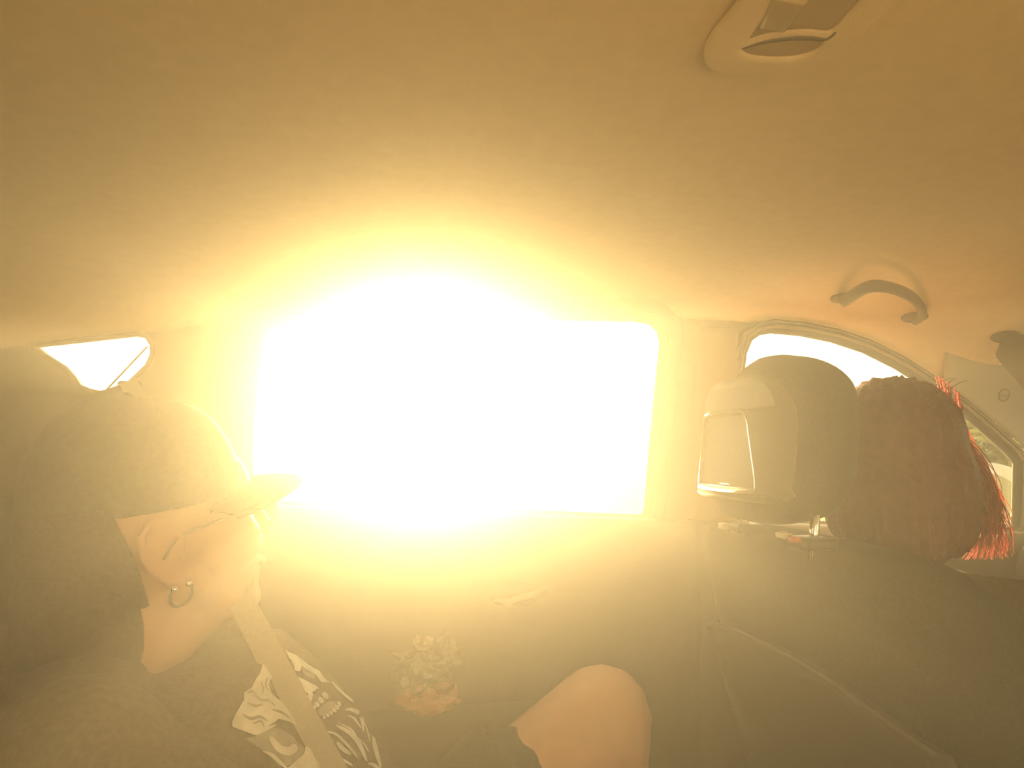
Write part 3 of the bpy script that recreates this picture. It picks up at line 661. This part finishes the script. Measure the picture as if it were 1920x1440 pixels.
# --- driver
drv = thing('person', 'driver with long dark red hair and a black top behind the headrest', 'person', (0.85, 0.79, 0.36))
DM = Matrix.Translation((0.698, 0.80, 0.972)) @ Matrix.Rotation(R_(30), 4, 'Z') @ Matrix.Rotation(R_(6), 4, 'Y')
DNB = Vector((0.672, 0.79, 0.838))
bm = bmesh.new(); head_bm(bm, DM, False)
chain(bm, [DM @ Vector((-.03, 0, -.03)), DM @ Vector((-.035, 0, -.09)), DNB, DNB+Vector((0.01, 0, -.1))], [.052, .050, .058, .09])
chain(bm, [DNB+Vector((.0, 0, -.09)), (.69, .79, .60), (.74, .79, .42)], [.10, .115, .13])
dS = [Vector((.70, .79+s*.165, .800)) for s in (-1, 1)]; dE = [Vector((.80, .79+s*.215, .60)) for s in (-1, 1)]; dW = [Vector((.985, .79+s*.17, .70)) for s in (-1, 1)]
for s, s_, e_, w_ in zip((-1, 1), dS, dE, dW):
    chain(bm, [s_, e_, w_], [.048, .038, .024]); hand_bm(bm, w_, (0.75, -s*0.15, 0.45), (-0.3, s*0.6, 0.75), 0.75, .92)
    chain(bm, [(.76, .79+s*.09, .42), (1.12, .79+s*.13, .46), (1.35, .79+s*.13, .10)], [.09, .065, .04]); cap_(bm, (1.34, .79+s*.13, .06), (1.46, .79+s*.13, .04), .035, .028)
link('body', fuse(bm, 0.006, 8), MAT['skin2'], drv); face_parts(DM, drv)
bm = bmesh.new()
axis = [(.692, .79, .842, .07, .06), (.69, .79, .80, .17, .085), (.69, .79, .72, .185, .115), (.70, .79, .60, .175, .125), (.73, .79, .48, .175, .135), (.76, .79, .38, .18, .13)]
loft(bm, [se_ring(q[:3], Vector((0, 1, 0)), Vector((1, 0, 0)), q[3], q[4], 2.3, 36) for q in smoothpoly(axis, 4, False)])
for s_, e_, s in zip(dS, dE, (-1, 1)):
    cap_(bm, DNB+Vector((0, s*.05, -.035)), s_, .048, .056); cap_(bm, s_, s_.lerp(e_, .75), .058, .054)
link('black_top', fuse(bm, 0.006, 6), MAT['shirt'], drv)
bm = bmesh.new()
for s in (-1, 1): chain(bm, [(.76, .79+s*.09, .42), (1.10, .79+s*.13, .465), (1.34, .79+s*.13, .13)], [.105, .078, .055])
link('trousers', fuse(bm, 0.007, 4), MAT['shorts'], drv)
# hair: a continuous mass plus locks
bm = bmesh.new(); q = DM.to_3x3()
ell(bm, DM @ Vector((-.022, 0, .040)), (.103, .083, .090), q); ell(bm, DM @ Vector((-.055, 0, -.04)), (.066, .080, .092), q)
for s in (-1, 1): ell(bm, DM @ Vector((-.018, s*.064, -.03)), (.056, .032, .082), q)
ell(bm, DM @ Vector((-.065, -.03, -.085)), (.040, .045, .060), q)
me = fuse(bm, 0.006, 6)
hc = DM @ Vector((-.03, 0, 0)); hang = lambda p: math.atan2(p.y-hc.y, p.x-hc.x)
displace(me, lambda p: 0.005*noise.noise(Vector((hang(p)*9, p.z*4, 0)))+0.0035*noise.noise(Vector((hang(p)*26, p.z*6, 3))))
hairo = link('hair', me, MAT['hair'], drv)
random.seed(11)
def lock(bm, p0, p3, bulge, r, n=5):
    p0, p3 = Vector(p0), Vector(p3); p1 = p0.lerp(p3, .35)+bulge; p2 = p0.lerp(p3, .7)+bulge*.7; pts = []
    for i in range(10):
        t = i/9; pts.append(p0*(1-t)**3+p1*3*t*(1-t)**2+p2*3*t*t*(1-t)+p3*t**3)
    tube(bm, pts, [r*(1-.75*i/9) for i in range(10)], n)
bm = bmesh.new()
for i in range(480):                        # locks falling in front of the near ear; window light put into their colour
    y_ = random.uniform(.735, .83); g = random.gauss; dn = random.random()
    p0 = Py(1762+g(0, 16), 772+g(0, 24), y_); p1 = Py(1792+g(0, 15), 855+g(0, 22), y_); p2 = Py(1878+g(0, 26), 930+g(0, 30), y_+.01); p3 = Py(1838+g(0, 26), 965+85*dn**.7, y_)
    r = random.uniform(.0006, .0018); pts = []
    for k in range(12):
        t = k/11; pts.append(p0*(1-t)**3+p1*3*t*(1-t)**2+p2*3*t*t*(1-t)+p3*t**3)
    tube(bm, pts, [r*(1-.7*k/11) for k in range(12)], 5)
from_bm('hair_locks', bm, MAT['lit_strand'], hairo, label='loose red locks hanging past the face, coloured pinker as if backlit', kind='stuff')
bm = bmesh.new()
for i in range(60):                          # flyaways over the crown
    a = random.uniform(-1.9, 1.9); c = DM @ Vector((-.02+.098*math.cos(a)*.9, -.08*abs(math.sin(a))*random.random(), .055+.068*random.random()))
    d_ = (c-(DM @ Vector((-.02, 0, .02)))).normalized(); lock(bm, c-d_*.01, c+d_*random.uniform(.002, .008)+Vector((random.uniform(-.03, .03), 0, 0)), d_*.006, .0005, 4)
from_bm('flyaway_hairs', bm, MAT['hair'], hairo, kind='stuff')
# steering wheel
sw = thing('steering_wheel', 'black steering wheel ahead of the driver', 'steering wheel', (1.06, .79, .70))
bm = bmesh.new(); q = Matrix.Rotation(R_(-62), 3, 'Y'); c = Vector((1.03, .79, .70))
pts = [c+q @ Vector((.178*math.cos(t), .178*math.sin(t), 0)) for t in [2*math.pi*i/40 for i in range(41)]]
tube(bm, pts, .014, 10, cap=False); from_bm('wheel_rim', bm, MAT['black'], sw)
bm = bmesh.new(); ell(bm, c+Vector((.03, 0, -.01)), (.03, .07, .06)); from_bm('wheel_hub', bm, MAT['black'], sw)
for t in (0, math.pi, -math.pi/2+math.pi):
    bm = bmesh.new(); e = q @ Vector((.172*math.cos(t+math.pi/2), .172*math.sin(t+math.pi/2), 0)); tube(bm, [c+Vector((.028, 0, -.01)), c+e], [.016, .011], 8); from_bm('wheel_spoke', bm, MAT['black'], sw)

# ---------------------------------------------------------------- fittings on the headliner
def onceil(px, py):
    ce = bpy.data.objects['ceiling']; tr = BVHTree.FromObject(ce, bpy.context.evaluated_depsgraph_get()); h = tr.ray_cast(CAM, ray(px, py).normalized())
    n_ = h[1] if h[1].dot(CAM-h[0]) > 0 else -h[1]; return h[0], n_
def handle(pxs, dep, name, label, rad=0.010):
    pts = []; ns = []
    for (x, y) in pxs:
        p, n_ = onceil(x, y); pts.append(p); ns.append(n_)
    root = thing(name, label, 'grab handle', pts[0]+ns[0]*0.002)
    sm = smoothpoly([tuple(p+n_*d) for p, n_, d in zip(pts, ns, dep)], 5, False)
    bm = bmesh.new(); N = len(sm); tube(bm, sm, [rad*(1.25-.35*math.sin(math.pi*i/(N-1))) for i in range(N)], 12, flat=0.62); from_bm('grip', bm, MAT['pillar'], root)
    for e in (0, -1):
        bm = bmesh.new(); q = ns[e].to_track_quat('Z', 'Y').to_matrix(); ell(bm, pts[e]+ns[e]*0.003, (.022, .015, .008), q); from_bm('end_mount', bm, MAT['pillar'], root)
    return root
handle([(1582, 556), (1586, 532), (1625, 494), (1672, 498), (1712, 528), (1728, 574), (1714, 592)], [0.006, .026, .036, .036, .030, .014, .006], 'grab_handle', 'folded beige grab handle on the headliner above the driver')
# visor mount and visor
p, n_ = onceil(1885, 628)
vm = thing('sun_visor', 'brown sun visor folded up at the top of the windscreen', 'visor', p)
bm = bmesh.new(); ell(bm, p+n_*.004, (.024, .016, .009), n_.to_track_quat('Z', 'Y').to_matrix()); tube(bm, [p+n_*.01, p+n_*.022+Vector((.012, -.01, -.012)), p+Vector((.035, -.04, -.045))], [.007, .006, .005], 10); from_bm('visor_pivot', bm, MAT['visor'], vm)
vq = [Px(1868, 668, 1.02), Px(1930, 738, 1.0), Vector((.99, .46, 1.10)), Vector((1.03, .44, 1.235)), Px(1880, 640, 1.03)]
nv_ = (vq[1]-vq[0]).cross(vq[3]-vq[0]).normalized()*.007
bm = bmesh.new(); f1 = [bm.verts.new(p_+nv_) for p_ in vq]; f2 = [bm.verts.new(p_-nv_) for p_ in vq]
bm.faces.new(f1); bm.faces.new(f2[::-1])
for i in range(5): bm.faces.new((f1[i], f2[i], f2[(i+1) % 5], f1[(i+1) % 5]))
bmesh.ops.bevel(bm, geom=bm.edges[:], offset=.004, segments=2, affect='EDGES'); from_bm('visor_panel', bm, MAT['visor'], vm)
# ceiling lamp on the centre line
def ceil_map(u, v, wv): return Vector((u, v, ceil_z(u)-0.004-wv))
def pz(px, py):
    p, _ = onceil(px, py-10); return (p.x, p.y)
dl = thing('ceiling_light', 'brown dome light console set in the headliner', 'ceiling light', (*pz(1480, 60), ceil_z(.3)))
L0 = smoothpoly([pz(*p) for p in ((1400, -10), (1345, 60), (1330, 95), (1345, 116), (1400, 124), (1470, 128), (1530, 112), (1600, 60), (1660, 0), (1720, -60), (1640, -160), (1490, -160))], 4)
L1 = smoothpoly([pz(*p) for p in ((1420, 5), (1372, 66), (1368, 88), (1400, 102), (1470, 106), (1525, 94), (1560, 60), (1556, 50), (1500, 52), (1440, 58), (1400, 70), (1395, 66), (1440, 8))], 4)
Lb = smoothpoly([pz(*p) for p in ((1432, 6), (1396, 56), (1400, 66), (1440, 54), (1500, 47), (1556, 48), (1600, 8), (1640, -60), (1500, -70))], 4)
Lc = smoothpoly([pz(*p) for p in ((1374, 78), (1400, 70), (1440, 58), (1500, 51), (1552, 56), (1548, 76), (1520, 92), (1470, 102), (1400, 98))], 4)
plate('housing', L0, [Lb, Lc], ceil_map, 0.010, 0.004, MAT['headliner'], dl, woff=0.002)
plate('lens', offset(Lc, .004), [], ceil_map, 0.006, 0.0015, MAT['lampbody'], dl, woff=0.001)
plate('switch_panel', offset(Lb, .004), [], ceil_map, 0.006, 0.0015, MAT['lampbody'], dl, woff=0.002)
plate('switch', [pz(*p) for p in ((1452, -20), (1432, 28), (1466, 34), (1500, -12))], [], ceil_map, 0.010, 0.003, MAT['lens'], dl, woff=0.004)
bm = bmesh.new(); arc = [(1390, 74), (1420, 64), (1450, 57), (1485, 53), (1520, 53), (1548, 55), (1566, 42)]
tube(bm, [ceil_map(*pz(*p), .006) for p in smoothpoly(arc, 4, False)], [.0012+.0012*math.sin(math.pi*min(1, i/24)) for i in range(25)], 8); from_bm('trim_edge', bm, MAT['pillar'], dl)

# crumpled clear wrapper on the arm rest
wp = thing('plastic_wrapper', 'crumpled clear plastic wrapper with orange print on the door armrest', 'wrapper', Py(802, 1318, 1.0))
wc = Py(801, 1264, 1.0)
def crumple(r, seed, c, sub=4):
    bm = bmesh.new(); bmesh.ops.create_icosphere(bm, subdivisions=sub, radius=1)
    for v in bm.verts:
        d_ = v.co.normalized(); k = 1+0.34*(noise.cell(d_*2.6+Vector((seed, 0, 0)))-.4)*.6+.30*noise.noise(d_*2.2+Vector((seed, 1, 0)))+.16*noise.noise(d_*6+Vector((0, seed, 0)))
        v.co = c+Vector((d_.x*r[0]*k, d_.y*r[1]*k, d_.z*r[2]*k))
    return bm
from_bm('clear_film', crumple((.050, .032, .046), 3.3, wc+Vector((0, 0, .010))), MAT['film'], wp, smooth=False)
from_bm('printed_end', crumple((.046, .026, .020), 8.1, wc+Vector((.004, -.004, -.034)), 3), MAT['orange'], wp, smooth=False, label='orange printed end')

# ---------------------------------------------------------------- outside: mirror, ground, trees
mc = Py(1838, 920, 1.33)
sm_ = thing('side_mirror', 'white door mirror outside the front window', 'mirror', mc)
bm = bmesh.new(); rings = []
for i in range(17):
    t = i/16; f = max(0.02, math.sin(math.pi*(0.5+0.5*t)))**.5
    rings.append(se_ring(mc+Vector((.10*t-.02, -.03+.0*t, -.004)), Vector((0, 1, 0)), Vector((0, 0, 1)), (.105*f), .072*f, 2.1, 36))
loft(bm, rings); from_bm('mirror_housing', bm, MAT['paint'], sm_)
bm = bmesh.new(); rings = [se_ring(mc+Vector((-.0215-.001*k, -.03, -.008)), Vector((0, 1, 0)), Vector((0, 0, 1)), .088, .052, 2.2, 36) for k in (0, 1)]
loft(bm, rings); from_bm('mirror_glass', bm, MAT['mirror'], sm_, smooth=False)
bm = bmesh.new(); tube(bm, [mc+Vector((.01, -.10, -.055)), mc+Vector((.03, -.17, -.085))], [.028, .034], 12); from_bm('mirror_arm', bm, MAT['black'], sm_)

bm = bmesh.new(); N = 40
vs = [[bm.verts.new((-400+800*i/N, -300+900*j/N, -0.40+(0.35*noise.noise(Vector((i*.7, j*.7, 0))) if abs(-400+800*i/N) > 30 or abs(-300+900*j/N) > 30 else 0))) for i in range(N+1)] for j in range(N+1)]
for j in range(N):
    for i in range(N): bm.faces.new((vs[j][i], vs[j][i+1], vs[j+1][i+1], vs[j+1][i]))
from_bm('ground', bm, MAT['ground'], kind='structure', label='pale dry grass field outside the car')
def leaf_mesh(seed, rx, rz, n=7000):
    rnd = random.Random(seed); bm = bmesh.new(); cl = [Vector((rnd.gauss(0, .5)*rx, rnd.gauss(0, .5)*rx, rnd.uniform(-.6, .8)*rz)) for _ in range(34)]
    for i in range(n):
        c = rnd.choice(cl); p = c+Vector((rnd.gauss(0, 1), rnd.gauss(0, 1), rnd.gauss(0, .8)))*rx*.19
        a = Vector((rnd.gauss(0, 1), rnd.gauss(0, 1), rnd.gauss(0, 1))).normalized(); b = a.orthogonal().normalized(); s = rnd.uniform(.10, .20)
        bm.faces.new([bm.verts.new(p+a*s), bm.verts.new(p+b*s*.5), bm.verts.new(p-a*s), bm.verts.new(p-b*s*.5)])
    me = bpy.data.meshes.new('foliage'); bm.to_mesh(me); bm.free(); me.materials.append(MAT['leaf']); return me
LM = [leaf_mesh(i, 1.9, 2.0) for i in range(2)]
for i, (ang, dist, h, lab) in enumerate(((49.5, 14, 3.3, 'olive green tree seen between red hair and windscreen pillar'), (46.6, 33, 4.3, 'farther pale green tree low behind the door mirror'))):
    b = Vector((math.sin(R_(ang))*dist, math.cos(R_(ang))*dist, -0.4)); t = thing('tree', lab, 'tree', b, group='trees beyond the front window')
    bm = bmesh.new(); tube(bm, [b, b+Vector((.05, .03, h*.3)), b+Vector((.0, .08, h*.62))], [.16, .12, .06], 10)
    for k in range(4): a = k*1.6; tube(bm, [b+Vector((.03, .04, h*(.36+.05*k))), b+Vector((.7*math.cos(a), .7*math.sin(a), h*(.5+.06*k)))], [.06, .02], 7)
    from_bm('trunk', bm, MAT['bark'], t)
    o = link('foliage', LM[i % 2], None, t, smooth=False, kind='stuff'); o.matrix_world = Matrix.Translation(b+Vector((0, 0, h*.47))) @ Matrix.Rotation(i*1.3, 4, 'Z') @ Matrix.Diagonal((.85, .85, h/5.0, 1))

# ---------------------------------------------------------------- haze added to the cabin to make the lens glare
hm = bpy.data.materials.new('glare_haze'); hm.use_nodes = True; n = hm.node_tree.nodes; n.remove(n['Principled BSDF'])
vad = n.new('ShaderNodeAddShader')
for k, (dn, an) in enumerate(HAZE):
    vsx = n.new('ShaderNodeVolumeScatter'); vsx.inputs['Color'].default_value = (1, .93, .82, 1); vsx.inputs['Density'].default_value = dn; vsx.inputs['Anisotropy'].default_value = an
    hm.node_tree.links.new(vsx.outputs[0], vad.inputs[k])
hm.node_tree.links.new(vad.outputs[0], n['Material Output'].inputs['Volume'])
bm = bmesh.new(); box(bm, (0.30, MIR/2, 0.67), (2.74, 1.56, 1.36)); from_bm('haze', bm, hm, smooth=False, kind='stuff', label='warm haze added to the car cabin to make the sun glare', category='haze')
